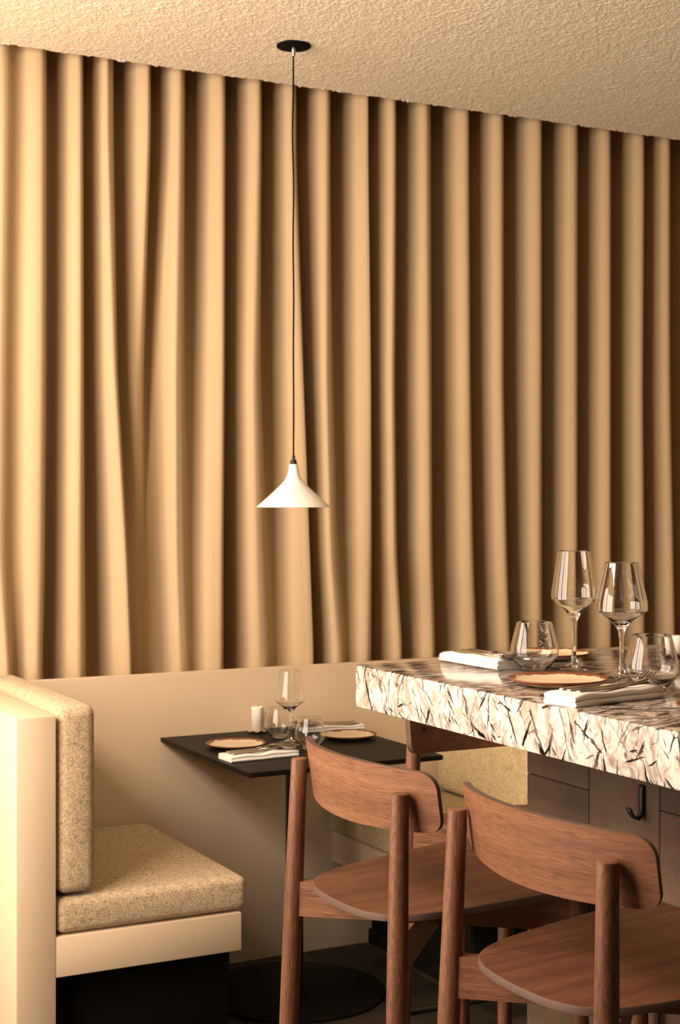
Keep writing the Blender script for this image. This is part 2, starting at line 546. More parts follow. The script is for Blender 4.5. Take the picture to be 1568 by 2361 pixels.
# lip up into the curtain pocket
lip = co[:, -1, :].copy(); lip[:, 2] = ZC + 0.10
co_all = np.vstack([co.reshape(-1, 3), lip])
L0 = nx * ny
li = np.arange(nx)
lq = np.stack([idx[:-1, -1], L0 + li[:-1], L0 + li[1:], idx[1:, -1]], -1)
quads = np.vstack([quads, lq])
me = bpy.data.meshes.new('ceiling')
me.vertices.add(len(co_all)); me.vertices.foreach_set('co', co_all.ravel())
me.loops.add(quads.size); me.loops.foreach_set('vertex_index', quads.ravel().astype(np.int32))
me.polygons.add(len(quads)); me.polygons.foreach_set('loop_start', np.arange(0, quads.size, 4, dtype=np.int32))
me.update(calc_edges=True); me.validate()
me.polygons.foreach_set('use_smooth', [True] * len(me.polygons))
me.materials.append(CEIL)
b = bm_box(XL, CX0, -1.8, YW, ZC - 0.003, 3.0)
bm_box(CX1, XR, -1.8, YW, ZC - 0.003, 3.0, bm=b)
bm_box(CX0, CX1, -1.8, CY0, ZC - 0.003, 3.0, bm=b)
bm_box(CX0, CX1, CY0, YW - 0.004, ZC + 0.02, 3.0, bm=b)
bm_box(XL, XR, -1.8, 4.75, 3.0, 3.15, bm=b)          # slab over the curtain pocket
b2 = bmesh.new(); b2.from_mesh(me)
tmp = bpy.data.meshes.new('ceiling_slab'); b.to_mesh(tmp); b.free()
b2.from_mesh(tmp)
co_n = len(me.vertices)
b2.to_mesh(me); b2.free(); bpy.data.meshes.remove(tmp)
ce = bpy.data.objects.new('ceiling', me); COL.objects.link(ce); struct(ce)

# ------------------------------------------------------------------ curtain
VH = [375, 875, 1275, 1500]
# right (silhouette) edge of every fold, in the four heights; then how deep the trough after it is
FOLDS = [
    ((-60, -60, -60, -60), (.8, .8, .8, .8)), ((20, 10, 8, 28), (.22, .20, .25, .4)),
    ((110, 110, 107, 100), (.80, .80, .82, .85)), ((197, 198, 198, 200), (.86, .86, .86, .86)),
    ((266, 275, 300, 310), (.82, .80, .80, .78)), ((353, 348, 360, 368), (.85, .85, .85, .75), (0, .36, .78, .76)),
    ((430, 425, 425, 432), (.88, .5, .28, .2)), ((527, 526, 523, 522), (1, 1, 1.05, 1.05)),
    ((609, 602, 612, 620), (1, .7, .4, .3)), ((692, 710, 724, 732), (1.1, 1.15, 1.15, 1.15)),
    ((769, 768, 775, 790), (.95, .6, .4, .25)), ((857, 864, 866, 863), (1.15, 1.15, 1.1, 1.0)),
    ((917, 914, 920, 935), (1, .95, .9, .85)), ((1000, 1002, 1003, 1008), (1, 1, 1, .9)),
    ((1090, 1094, 1100, 1108), (1, 1, 1, .95)), ((1168, 1168, 1176, 1183), (1, 1, 1, .95)),
    ((1255, 1258, 1259, 1260), (1, 1, 1, 1)), ((1340, 1340, 1340, 1340), (1, 1, 1, 1)),
    ((1416, 1415, 1415, 1416), (1.05, 1.1, 1.1, 1.1)), ((1493, 1490, 1493, 1493), (1.1, 1.1, 1.1, 1.1)),
    ((1553, 1554, 1559, 1562), (1, 1, 1, 1)), ((1625, 1625, 1625, 1625), (1, 1, 1, 1)),
    ((1700, 1700, 1700, 1700), (1, 1, 1, 1)), ((1770, 1770, 1770, 1770), (1, 1, 1, 1)), ((1840, 1840, 1840, 1840), (1, 1, 1, 1))]
YC, AMP, YF = 4.426, 0.098, 4.335
ZB, ZT = ZW - 0.066, 2.97
NZ, SEG = 64, 22
crest = [[at_y(u, 1000, YF)[0] for u in f[0]] for f in FOLDS]
zk = [at_y(784, v, YF)[1] for v in VH][::-1]                # ascending
cr = np.array([[np.interp(z, zk, c[::-1]) for c in crest] for z in np.linspace(ZB, ZT, NZ)])
sk = np.array([[np.interp(z, zk, (f[2] if len(f) > 2 else (0, 0, 0, 0))[::-1]) for f in FOLDS] for z in np.linspace(ZB, ZT, NZ)])
tr = np.array([[np.interp(z, zk, f[1][::-1]) for f in FOLDS] for z in np.linspace(ZB, ZT, NZ)])
# smooth along the height
for _ in range(4):
    for A in (cr, tr, sk):
        A[1:-1] = (A[:-2] + 2 * A[1:-1] + A[2:]) / 4
verts = []
nf = len(FOLDS)
wob = rng.normal(0, 1, (nf, 3))
for j, z in enumerate(np.linspace(ZB, ZT, NZ)):
    zz = (z - ZB) / (ZT - ZB)
    for i in range(nf - 1):
        for k in range(SEG):
            t = k / SEG
            x0, x1 = cr[j, i], cr[j, i + 1]
            p = x1 - x0
            pa = (x1 - cr[j, max(0, i - 1)]) / 2 if i else p
            pb = (cr[j, min(nf - 1, i + 2)] - x0) / 2 if i + 2 < nf else p
            # flanks steep, crest broad
            x = x0 + p * t + p * 0.040 * math.sin(2 * PI * t) + p * 0.022 * math.sin(4 * PI * t) - 0.185 * (pa + (pb - pa) * t)
            d = 0.5 - 0.5 * math.cos(2 * PI * t)             # 0 at crest, 1 in the trough
            k0 = sk[j, i] if t < 0.5 else sk[j, i + 1]
            d = k0 + (tr[j, i] - k0) * d
            y = YC - AMP + 2 * AMP * d * min(1.0, 0.55 + p / 0.30)
            y += 0.004 * wob[i, 0] * math.sin(3 * zz + wob[i, 1])
            # hem: the cloth settles a little where it touches the ledge
            if z < ZB + 0.11:
                q = 1 - (z - ZB) / 0.11
                y += 0.006 * q * q * math.sin(17 * x + 40 * t)
            verts.append((x, y, z))
M = (nf - 1) * SEG
faces = [(j * M + i, j * M + i + 1, (j + 1) * M + i + 1, (j + 1) * M + i) for j in range(NZ - 1) for i in range(M - 1)]
curtain = mesh('curtain', verts, faces, CURT)
curtain.modifiers.new('thickness', 'SOLIDIFY').thickness = 0.0015
tag(curtain, 'full-width sand coloured curtain hanging in deep folds behind the low wall', 'curtain')
tr_o = box('curtain_track', XL + 0.02, XR - 0.02, YC - 0.015, YC + 0.015, 2.965, 2.999, BLACKM)
tr_o.parent = curtain

# ------------------------------------------------------------------ banquettes
YB = 3.53


def banquette(name, label, mirror, xs_):
    x_back0, x_back1, x_seat, x_pl = xs_
    r = empty(name, ((x_back0 + x_seat) / 2, (YB + YW) / 2, 0))
    def bx(n, a, b_, y0, y1, z0, z1, m, bev=0.003):
        o = box(n, min(a, b_), max(a, b_), y0, y1, z0, z1, m, bevel=bev)
        o.parent = r; o.matrix_parent_inverse = Matrix.Translation(-r.location)
        return o
    bx('back_panel', x_back0, x_back1, YB, YW - 0.001, 0.0, 0.917, PLASTER)
    bx('seat_base', x_back1, x_seat, YB, YW - 0.001, 0.281, 0.379, PLASTER)
    yp = YB + 0.13 if mirror else YB + 0.07  # left plinth comes far forward so its black fills the shaded gap
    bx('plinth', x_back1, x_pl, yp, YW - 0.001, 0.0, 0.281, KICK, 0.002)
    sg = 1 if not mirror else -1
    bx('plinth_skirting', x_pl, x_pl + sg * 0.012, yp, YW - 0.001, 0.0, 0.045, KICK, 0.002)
    tag(r, label, 'bench')
    return r


banquette('banquette_bench', 'sand plastered bench whose tall side panel stands at the left edge', False, (0.957, 1.055, 1.545, 1.541))
banquette('banquette_bench', 'sand plastered bench in the shade right of the small black table', True, (2.775, 2.675, 2.185, 2.333))


def cushion(name, label, cat, dims, mat, r, puff):
    x0, x1, y0, y1, z0, z1 = dims
    c = ((x0 + x1) / 2, (y0 + y1) / 2, z0)
    o = rounded_box(name, x0 - c[0], x1 - c[0], y0 - c[1], y1 - c[1], 0, z1 - z0, r, mat, puff=puff, loc=c, step=0.03)
    return tag(o, label, cat)


cushion('seat_cushion', 'thick cream tweed seat cushion on the bench at the left', 'cushion', (1.060, 1.562, YB + 0.002, YW - 0.005, 0.3835, 0.469), TWEED, 0.019, 0.004)
cushion('back_cushion', 'upright cream tweed cushion leaning on the left plaster side panel', 'cushion', (1.060, 1.158, YB + 0.004, YW - 0.006, 0.478, 0.938), TWEED, 0.026, 0.004)
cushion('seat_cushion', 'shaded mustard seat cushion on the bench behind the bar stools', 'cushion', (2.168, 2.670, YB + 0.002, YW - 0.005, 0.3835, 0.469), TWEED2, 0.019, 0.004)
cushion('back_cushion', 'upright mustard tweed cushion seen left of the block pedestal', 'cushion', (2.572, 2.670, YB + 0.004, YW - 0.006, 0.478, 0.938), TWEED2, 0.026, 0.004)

# ------------------------------------------------------------------ small black table
TZ = 0.720
bt = empty('bistro_table', (1.90, 3.94, 0))
def lb(name, x0, x1, y0, y1, z0, z1, m, par, bev=0.0, seg=2):
    return box(name, x0, x1, y0, y1, z0, z1, m, par, bev, seg)
b = bmesh.new()
# top with rounded corners, slightly undercut edge
def rrect(hx, hy, r, n=6):
    P = []
    for cx, cy, a0 in ((hx - r, hy - r, 0), (-hx + r, hy - r, 90), (-hx + r, -hy + r, 180), (hx - r, -hy + r, 270)):
        for k in range(n + 1):
            a = math.radians(a0 + 90 * k / n); P.append((cx + r * math.cos(a), cy + r * math.sin(a)))
    return P
def prism_layers(name, layers, mat, parent=None, autosmooth=35, mats=None, side_mat=False, loc=None):
    """layers: list of (outline[(x,y)], z or function(x,y)->z); stacked, capped"""
    verts, faces = [], []; n = len(layers[0][0])
    for P, z in layers:
        for (x, y) in P: verts.append((x, y, z(x, y) if callable(z) else z))
    for a in range(len(layers) - 1):
        for k in range(n):
            k2 = (k + 1) % n
            faces.append((a * n + k, a * n + k2, (a + 1) * n + k2, (a + 1) * n + k))
    faces.append(tuple(range(n))[::-1]); faces.append(tuple((len(layers) - 1) * n + k for k in range(n)))
    bm = bmesh.new(); vv = [bm.verts.new(v) for v in verts]
    for f in faces: bm.faces.new([vv[i] for i in f])
    if side_mat:
        bm.faces.ensure_lookup_table()
        for f in bm.faces[:len(faces) - 2]: f.material_index = 1
    o = from_bm(name, bm, mat, parent, True, loc, autosmooth)
    if mats:
        for m in mats: o.data.materials.append(m)
    return o
prism_layers('table_top', [(rrect(.297, .329, .003), TZ - 0.014), (rrect(.2995, .3315, .004), TZ - 0.012), (rrect(.300, .332, .004), TZ - 0.002), (rrect(.299, .331, .004), TZ)], BLACK, bt)
lathe('pole', [(0, 0.010), (.026, 0.010), (.026, 0.690), (.060, 0.694), (.060, 0.704), (0, 0.704)], BLACKM, bt, 28, (-0.010, -0.005, 0))
lathe('base_plate', [(0, 0.0005), (.262, 0.0005), (.265, 0.002), (.265, 0.009), (.262, 0.011), (0, 0.0125)], PLATEB, bt, 72, (-0.010, -0.005, 0))
o = prism_layers('mounting_plate', [(rrect(.13, .13, .02), TZ - 0.018), (rrect(.13, .13, .02), TZ - 0.0145)], BLACKM, bt)
tag(bt, 'small black square table on a round base between the two benches', 'table')

# ------------------------------------------------------------------ stone bar table
SZ = 1.123
bar = empty('bar_table', (1.35, 1.50, 0))
def bpar(o):
    o.parent = bar; o.matrix_parent_inverse = Matrix.Translation(-bar.location); return o
sl = box('stone_slab', 1.350, 2.52, 0.45, 2.541, SZ - 0.081, SZ, STONE, bevel=0.004, seg=2)
bpar(sl)
sl.data.materials.append(STONE_TOP)
for f in sl.data.polygons: f.material_index = 1 if f.normal.z > 0.9 else 0
PX, PY = 1.620, 2.354
ped = bpar(box('pedestal', PX + 0.014, 2.22, 0.75, PY - 0.014, 0.0, SZ - 0.0815, MORTAR))
BW, BH = 0.1935, 0.190
def block(y0, y1, z0, z1, depth=0.014, jx=0.0, face='x', x0=0, x1=0):
    g = 0.0007
    if face == 'x': bm = bm_box(PX + jx, PX + depth, y0 + g, y1 - g, z0 + g, z1 - g, 0.0012, 1)
    else: bm = bm_box(x0 + g, x1 - g, PY - depth, PY + jx, z0 + g, z1 - g, 0.0012, 1)
    cx = sum((v.co for v in bm.verts), Vector()) / len(bm.verts)
    for v in bm.verts: v.co -= cx
    o = from_bm('block', bm, BLOCK, ped, True, None, 30)
    o.location = cx
for k in range(8):                                       # columns along the front face
    y1, y0 = PY - BW * k, PY - BW * (k + 1)
    zj = 0.922 if k % 2 == 0 else 0.827
    zs = [zj - BH * q for q in range(-1, 6)]
    zs = [1.0415] + [z for z in zs if 0.02 < z < 1.03] + [0.001]
    for a, c in zip(zs[:-1], zs[1:]):
        block(y0, y1, c, a, jx=random.uniform(-0.0006, 0.0006))
for k in range(3):                                       # end face
    x0 = PX + 0.0145 + BW * k; x1 = min(PX + 0.0145 + BW * (k + 1), 2.22)
    zj = 0.827 if k % 2 == 0 else 0.922
    zs = [zj - BH * q for q in range(-1, 6)]
    zs = [1.0415] + [z for z in zs if 0.02 < z < 1.03] + [0.001]
    for a, c in zip(zs[:-1], zs[1:]):
        block(0, 0, c, a, face='y', x0=x0, x1=x1)
tag(bar, 'long bar table with a black-veined white stone slab on a block pedestal', 'table')
# coat hook on the pedestal: bent flat strap
hp = [(0, 0.057), (-0.002, 0.056), (-0.004, 0.050), (-0.004, 0.012), (-0.006, 0.005), (-0.012, 0.001), (-0.019, 0.004), (-0.026, 0.013), (-0.030, 0.021)]
hv, hf = [], []
for (dx, z) in hp:
    for s_ in (-1, 1): hv.append((PX - 0.001 + dx, 2.009 + s_ * 0.0062, 0.9 + z))
for i in range(len(hp) - 1): hf.append((2 * i, 2 * i + 1, 2 * i + 3, 2 * i + 2))
hk = mesh('coat_hook', hv, hf, BLACKM, None, True)
md = hk.modifiers.new('thickness', 'SOLIDIFY'); md.thickness = 0.003; md.offset = 0
hk['label'] = 'black metal coat hook'
bpar(hk)

# ------------------------------------------------------------------ bar stools
def bez(P, n=40):
    """closed Catmull-Rom through the points"""
    out = []; m = len(P)
    for i in range(m):
        p0, p1, p2, p3 = (np.array(P[(i + q - 1) % m], float) for q in range(4))
        for k in range(n):
            t = k / n
            out.append(tuple(0.5 * ((2 * p1) + (-p0 + p2) * t + (2 * p0 - 5 * p1 + 4 * p2 - p3) * t * t + (-p0 + 3 * p1 - 3 * p2 + p3) * t ** 3)))
    return out


def make_stool(label):
    r = empty('bar_stool', (0, 0, 0))
    # ---- seat: thin ply shield, slightly raked and dished
    half = [(-.0150, .0), (-.0125, .055), (-.0035, .100), (.018, .138), (.062, .166), (.13, .183), (.24, .196), (.342, .204), (.384, .198), (.400, .170)]
    P = [(x, y) for x, y in half] + [(x, -y) for x, y in reversed(half[1:])]
    out = bez(P, 5)
    def zt(x, y): return 0.750 + 0.058 * x - 0.004 * math.exp(-((x - .16) / .13) ** 2 - (y / .13) ** 2)
    inner = [[((x - .18) * s + .18, y * s) for x, y in out] for s in (0.25, .5, .75, .93, .985)]
    verts, faces, fm = [], [], []
    n = len(out)
    rows = [(out, lambda x, y: zt(x, y) - 0.0115), (out, lambda x, y: zt(x, y) - 0.0015)] 
    rows2 = [([((x - .18) * .994 + .18, y * .994) for x, y in out], zt)] + [(q, zt) for q in reversed(inner)]
    allr = rows + rows2
    for Pp, zf in allr:
        for x, y in Pp: verts.append((x, y, zf(x, y)))
    for a in range(len(allr) - 1):
        for k in range(n):
            k2 = (k + 1) % n
            faces.append((a * n + k, a * n + k2, (a + 1) * n + k2, (a + 1) * n + k)); fm.append(1 if a < 2 else 0)
    faces.append(tuple((len(allr) - 1) * n + k for k in range(n))); fm.append(0)
    faces.append(tuple(range(n))[::-1]); fm.append(0)
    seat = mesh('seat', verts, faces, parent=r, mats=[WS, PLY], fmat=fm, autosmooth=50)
    # ---- backrest: bent ply, rounded corners
    hw, z0, z1, th = .236, .888, 1.001, .0115
    nu, nv = 44, 10
    def surf(u, v):       # u in [-1,1], v in [0,1]
        y = hw * u
        zlo = z0 + 0.012 * u * u; zhi = z1 - 0.004 * u * u
        # round the four corners
        d = hw - abs(y); rc_t, rc_b = .027, .022
        if d < rc_t: zhi -= rc_t - math.sqrt(max(0, rc_t ** 2 - (rc_t - d) ** 2))
        if d < rc_b: zlo += rc_b - math.sqrt(max(0, rc_b ** 2 - (rc_b - d) ** 2))
        z = zlo + (zhi - zlo) * v
        R = .47
        x = -.008 + (R - math.sqrt(R * R - y * y)) - math.tan(math.radians(8)) * (z - .944)
        ny = y / R
        return Vector((x, y, z)), Vector((math.sqrt(1 - ny * ny), -ny, 0)).normalized()
    us = [math.sin(PI / 2 * (2 * i / nu - 1)) * 0.35 + (2 * i / nu - 1) * 0.65 for i in range(nu + 1)]
    us = sorted(set(us + [s * (1 - q) for s in (-1, 1) for q in (.004, .015, .035, .06, .09, .12)]))
    nu = len(us) - 1
    bv, bf, bm_ = [], [], []
    fr = [[0] * (nv + 1) for _ in range(nu + 1)]; bk = [[0] * (nv + 1) for _ in range(nu + 1)]
    for i, u in enumerate(us):
        for j in range(nv + 1):
            p, nn = surf(u, j / nv)
            bk[i][j] = len(bv); bv.append(p); fr[i][j] = len(bv); bv.append(p + nn * th)
    for i in range(nu):
        for j in range(nv):
            bf.append((bk[i][j], bk[i][j + 1], bk[i + 1][j + 1], bk[i + 1][j])); bm_.append(0)
            bf.append((fr[i][j], fr[i + 1][j], fr[i + 1][j + 1], fr[i][j + 1])); bm_.append(0)
        bf.append((bk[i][0], bk[i + 1][0], fr[i + 1][0], fr[i][0])); bm_.append(1)
        bf.append((bk[i][nv], fr[i][nv], fr[i + 1][nv], bk[i + 1][nv])); bm_.append(1)
    for j in range(nv):
        bf.append((bk[0][j], fr[0][j], fr[0][j + 1], bk[0][j + 1])); bm_.append(1)
        bf.append((bk[nu][j], bk[nu][j + 1], fr[nu][j + 1], fr[nu][j])); bm_.append(1)
    back = mesh('backrest', bv, bf, parent=r, mats=[WB, PLY], fmat=bm_, autosmooth=45)
    # ---- legs
    for s in (-1, 1):
        p = []; rad = []
        for t in np.linspace(0, 1, 12):
            z = 0.962 * (1 - t)
            x = .0105 - .030 * t; y = s * (.188 + .027 * t)
            p.append((x, y, z)); rad.append(.0150 + .0028 * min(1, t / .3) - .0030 * max(0, (t - .5) / .5))
        p.insert(1, (p[0][0], p[0][1], 0.9605)); rad.insert(0, rad[0] - .0018)
        tube('leg', p, rad, WZ, r, 20)
        p = [(.362 + .022 * t, s * (.186 + .022 * t), 0.757 - 0.757 * t) for t in np.linspace(0, 1, 8)]
        tube('leg', p, [.0155 - .003 * t for t in np.linspace(0, 1, 8)], WZ, r, 20)
        # screw heads on the front of the backrest
        pp, nn = surf(s * .188 / hw, 0.50)
        sc = lathe('screw', [(0, 0.0), (.0052, 0.0), (.0048, .0016), (.0022, .0018), (.0016, .0008), (0, .0008)], BLACKM, back, 16)
        sc.location = pp + nn * th
        sc.rotation_euler = nn.to_track_quat('Z', 'Y').to_euler()
    # ---- crossed rails under the seat
    for s in (-1, 1):
        a = Vector((.003, s * .198, 0)); c = Vector((.370, -s * .190, 0)); d = (c - a); ln = d.length; d.normalize()
        q = Vector((-d.y, d.x, 0))
        w = .0115
        b_ = bmesh.new(); vs = []
        N = 14
        for i in range(N + 1):
            t = i / N; m = a + d * (ln * t)
            ztop = 0.7360 + 0.056 * m.x
            zbot = ztop - .064
            for (o_, z_) in ((-w, zbot), (w, zbot), (w, ztop), (-w, ztop)):
                vs.append(b_.verts.new(m + q * o_ + Vector((0, 0, z_ - (0.0012 if s > 0 else 0)))))
        for i in range(N):
            for k in range(4):
                k2 = (k + 1) % 4
                b_.faces.new((vs[4 * i + k], vs[4 * i + k2], vs[4 * i + 4 + k2], vs[4 * i + 4 + k]))
        b_.faces.new(vs[0:4]); b_.faces.new(vs[-4:])
        bmesh.ops.bevel(b_, geom=[e for e in b_.edges if len(e.link_faces) == 2 and e.calc_face_angle(0) > 1], offset=.0018, segments=1, affect='EDGES')
        from_bm('cross_rail', b_, RAILS[s], r, True, None, 40)
    # ---- footrest ring of bent rod, 0.31 m up
    zf = 0.315
    ring = [(x, y, zf) for x, y in rrect(.205, .226, .03, 5)]
    ring = [(x + .185, y, z) for x, y, z in ring]
    tube('footrest', ring, .0060, BLACKM, r, 10, closed=True)['label'] = 'black bent steel footrest'
    tag(r, label, 'stool', 'oak bar stools at the stone table')
    return r


RAILS = {k: m_wood('oak_rail', 0, rot=math.atan2(-k * .388, .367)) for k in (-1, 1)}


def copy_tree(o, parent=None):
    c = o.copy(); COL.objects.link(c)
    if parent: c.parent = parent
    for ch in o.children: copy_tree(ch, c)
    return c


st1 = make_stool('brown oak bar stool in front of the small black table, back to the viewer')
st1.location = (1.197, 2.305, 0)
st2 = copy_tree(st1)
st2['label'] = 'nearest brown oak bar stool, in front of the block pedestal with the coat hook'
st2.location = (1.216, 1.782, 0)
st3 = copy_tree(st1)
st3['label'] = 'oak bar stool at the far end of the stone table, dark backrest facing the viewer'
st3.location = (1.825, 2.815, 0); st3.rotation_euler = (0, 0, -PI / 2)

# ------------------------------------------------------------------ pendant lamp
pl = empty('pendant_lamp', (1.873, 3.905, ZC))
def hang(o, z=0): o.location = (0, 0, z); return o
lathe('canopy', [(0, 0.0), (.049, 0.0), (.0495, -.0055), (.0485, -.0065), (.012, -.0075), (0, -.0075)][::-1], CORD, pl, 48)
lathe('cord_grip', [(0, -.007), (.0065, -.007), (.0068, -.018), (.0055, -.021), (.0058, -.026), (.0035, -.033), (0, -.033)][::-1], SILVER, pl, 20)
ZSOCK = 1.567 - ZC
pts, N = [], 60
for i in range(N + 1):
    t = i / N; z = -0.03 + (ZSOCK + 0.03) * t - 0.001 * 0
    off = 0.0026 * math.sin(7.5 * t * 3.1) * math.exp(-2.2 * t) - 0.0042 * math.exp(-t * 4)
    base = 0.004 * math.exp(-t * 40)
    pts.append(((off + base), 0, z))
tube('cord', pts, .0026, CORD, pl, 8)
lathe('lamp_socket', [(0, .003), (.0045, .003), (.0045, -.009), (.0085, -.010), (.0090, -.018), (.0115, -.021), (.0118, -.024), (0, -.024)][::-1], BLACKM, pl, 28, (0, 0, ZSOCK))
prof = [(.0125, 0.0), (.0138, -.010), (.0158, -.022), (.0190, -.034), (.0262, -.047), (.040, -.062), (.060, -.081), (.082, -.101), (.1075, -.1235)]
inn = [(r_ - .002, z_ + (-.0015)) for r_, z_ in prof[1:-1]]
P = [(.0115, -.002)] + prof + [(.1078, -.1245), (.1065, -.1248)] + inn[::-1] + [(.0115, -.010), (.0115, -.002)]
lathe('lamp_shade', P[::-1], PORC, pl, 72, (0, 0, ZSOCK - .0225), autosmooth=60)
pl['label'] = 'white conical pendant lamp hanging on a long black cord'
pl['category'] = 'lamp'

# ------------------------------------------------------------------ tableware
def wine_glass(label, x, y, z, h, rim, wide, zwide, bowl0, foot, group):
    """zwide, bowl0: heights of the widest point and of the bowl's floor"""
    t = .0011
    out = [(0, 0), (foot * .98, 0), (foot, .0010), (foot * .97, .0018), (foot * .55, .0042), (foot * .22, .0085), (.0062, .014), (.0045, .022), (.0037, .045), (.0036, (bowl0) * .70), (.0042, bowl0 - .022),
           (.0060, bowl0 - .010), (.0100, bowl0 - .002)]
    # bowl outside: cone to the widest point with a soft shoulder, then straight taper to the rim
    def q(r, zz): out.append((r, zz))
    q(.44 * wide, bowl0 + (zwide - bowl0) * .34); q(.70 * wide, bowl0 + (zwide - bowl0) * .60); q(.87 * wide, bowl0 + (zwide - bowl0) * .79); q(.955 * wide, bowl0 + (zwide - bowl0) * .91)
    q(.995 * wide, zwide - .002); q(wide, zwide + .005); q(.985 * wide, zwide + .014)
    for k in range(1, 5):
        s = k / 5; q(.985 * wide * (1 - s) + rim * s, (zwide + .014) * (1 - s) + h * s)
    q(rim, h - .0006)
    i0 = 13
    inner = [(max(r_ - t, 0.0005), zz + t * .7 * max(0.0, 1 - r_ / wide) * (zz < zwide)) for r_, zz in out[i0:]]
    prof = out + [(rim - t * .5, h)] + inner[::-1] + [(.006, bowl0 + .0015), (0, bowl0 + .0005)]
    o = lathe('wine_glass', prof, GLASS, None, 64, (x, y, z), autosmooth=28)
    return tag(o, label, 'glass', group)


def tumbler(label, x, y, z, h, rim, wide, zwide, base, group):
    t = .0012
    out = [(0, .0004), (base * .8, .0), (base * .96, .0012)]
    for s in (0.0, .2, .4, .6, .8):
        out.append((base + (wide - base) * math.sin(s * PI / 2) * 1.0, .003 + (zwide - .003) * s))
    out += [(wide * .998, zwide - .002), (wide, zwide + .004), (wide * .985, zwide + .012)]
    for k in range(1, 5):
        s = k / 5; out.append((wide * .985 * (1 - s) + rim * s, (zwide + .012) * (1 - s) + h * s))
    out.append((rim, h - .0006))
    inner = [(r_ - t, zz + (.0030 * max(0, 1 - (zz / zwide)) if zz < zwide else 0)) for r_, zz in out[3:]]
    prof = out + [(rim - t * .5, h)] + inner[::-1] + [(base * .5, .0052), (0, .0050)]
    o = lathe('tumbler', prof, GLASS, None, 64, (x, y, z), autosmooth=28)
    return tag(o, label, 'glass', group)


E1 = 0.0004
wine_glass('taller slim wine glass on the stone slab, behind the left tumbler', 1.689, 2.298, SZ + E1, .221, .0312, .0432, .133, .099, .037, 'wine glasses on the stone table')
wine_glass('wide-bowled wine glass on the stone slab, between the fork and the right tumbler', 1.662, 2.121, SZ + E1, .206, .0300, .0465, .123, .094, .038, 'wine glasses on the stone table')
wine_glass('only wine glass on the small black table', 1.908, 4.005, TZ + E1, .214, .0300, .0450, .126, .094, .037, None)
tumbler('stemless tumbler on the stone slab, between the two plates', 1.602, 2.303, SZ + E1, .0905, .0330, .0450, .034, .0255, 'tumblers on the stone table')
tumbler('stemless tumbler beside the candle at the right edge of the stone slab', 1.619, 1.985, SZ + E1, .0905, .0330, .0450, .034, .0255, 'tumblers on the stone table')
tumbler('tumbler beside the candle on the black table', 1.922, 4.105, TZ + E1, .0905, .0330, .0450, .034, .0255, 'tumblers on the black table')
tumbler('tumbler at the near side of the black table, just behind a stool back', 1.914, 3.880, TZ + E1, .0905, .0330, .0450, .034, .0255, 'tumblers on the black table')


def plate(label, x, y, z, R, seed, group):
    rr = random.Random(seed)
    ph = [rr.uniform(0, 6.28) for _ in range(4)]
    def wob(a, r): return 1 + .012 * math.sin(2 * a + ph[0]) + .008 * math.sin(3 * a + ph[1]) + .005 * math.sin(5 * a + ph[2])
    k = R / .088
    prof = [(0, 0), (.050 * k, 0), (.056 * k, .0012), (.070 * k, .0045), (.082 * k, .0085), (.0875 * k, .0118), (.088 * k, .0130), (.0868 * k, .0138), (.080 * k, .0108), (.070 * k, .0080), (.055 * k, .0062), (.03 * k, .0058), (0, .0058)]
    o = lathe('plate', prof, PLATE, None, 64, (x, y, z), autosmooth=None, wob=wob)
    o.rotation_euler = (0, 0, rr.uniform(0, 6))
    return tag(o, label, 'plate', group)


plate('cream plate with rust rim beside the fork on the stone slab', 1.508, 2.098, SZ + E1, .086, 1, 'plates on the stone table')
plate('cream plate with rust rim behind the left tumbler on the stone slab', 1.748, 2.462, SZ + E1, .084, 2, 'plates on the stone table')
plate('rust-rimmed plate barely entering at the right edge on the stone slab', 1.543, 1.702, SZ + E1, .086, 3, 'plates on the stone table')
plate('cream plate at the left of the black table, behind the napkin', 1.735, 4.005, TZ + E1, .088, 4, 'plates on the black table')
plate('cream plate at the right of the black table, before the far napkin', 2.105, 4.003, TZ + E1, .085, 5, 'plates on the black table')


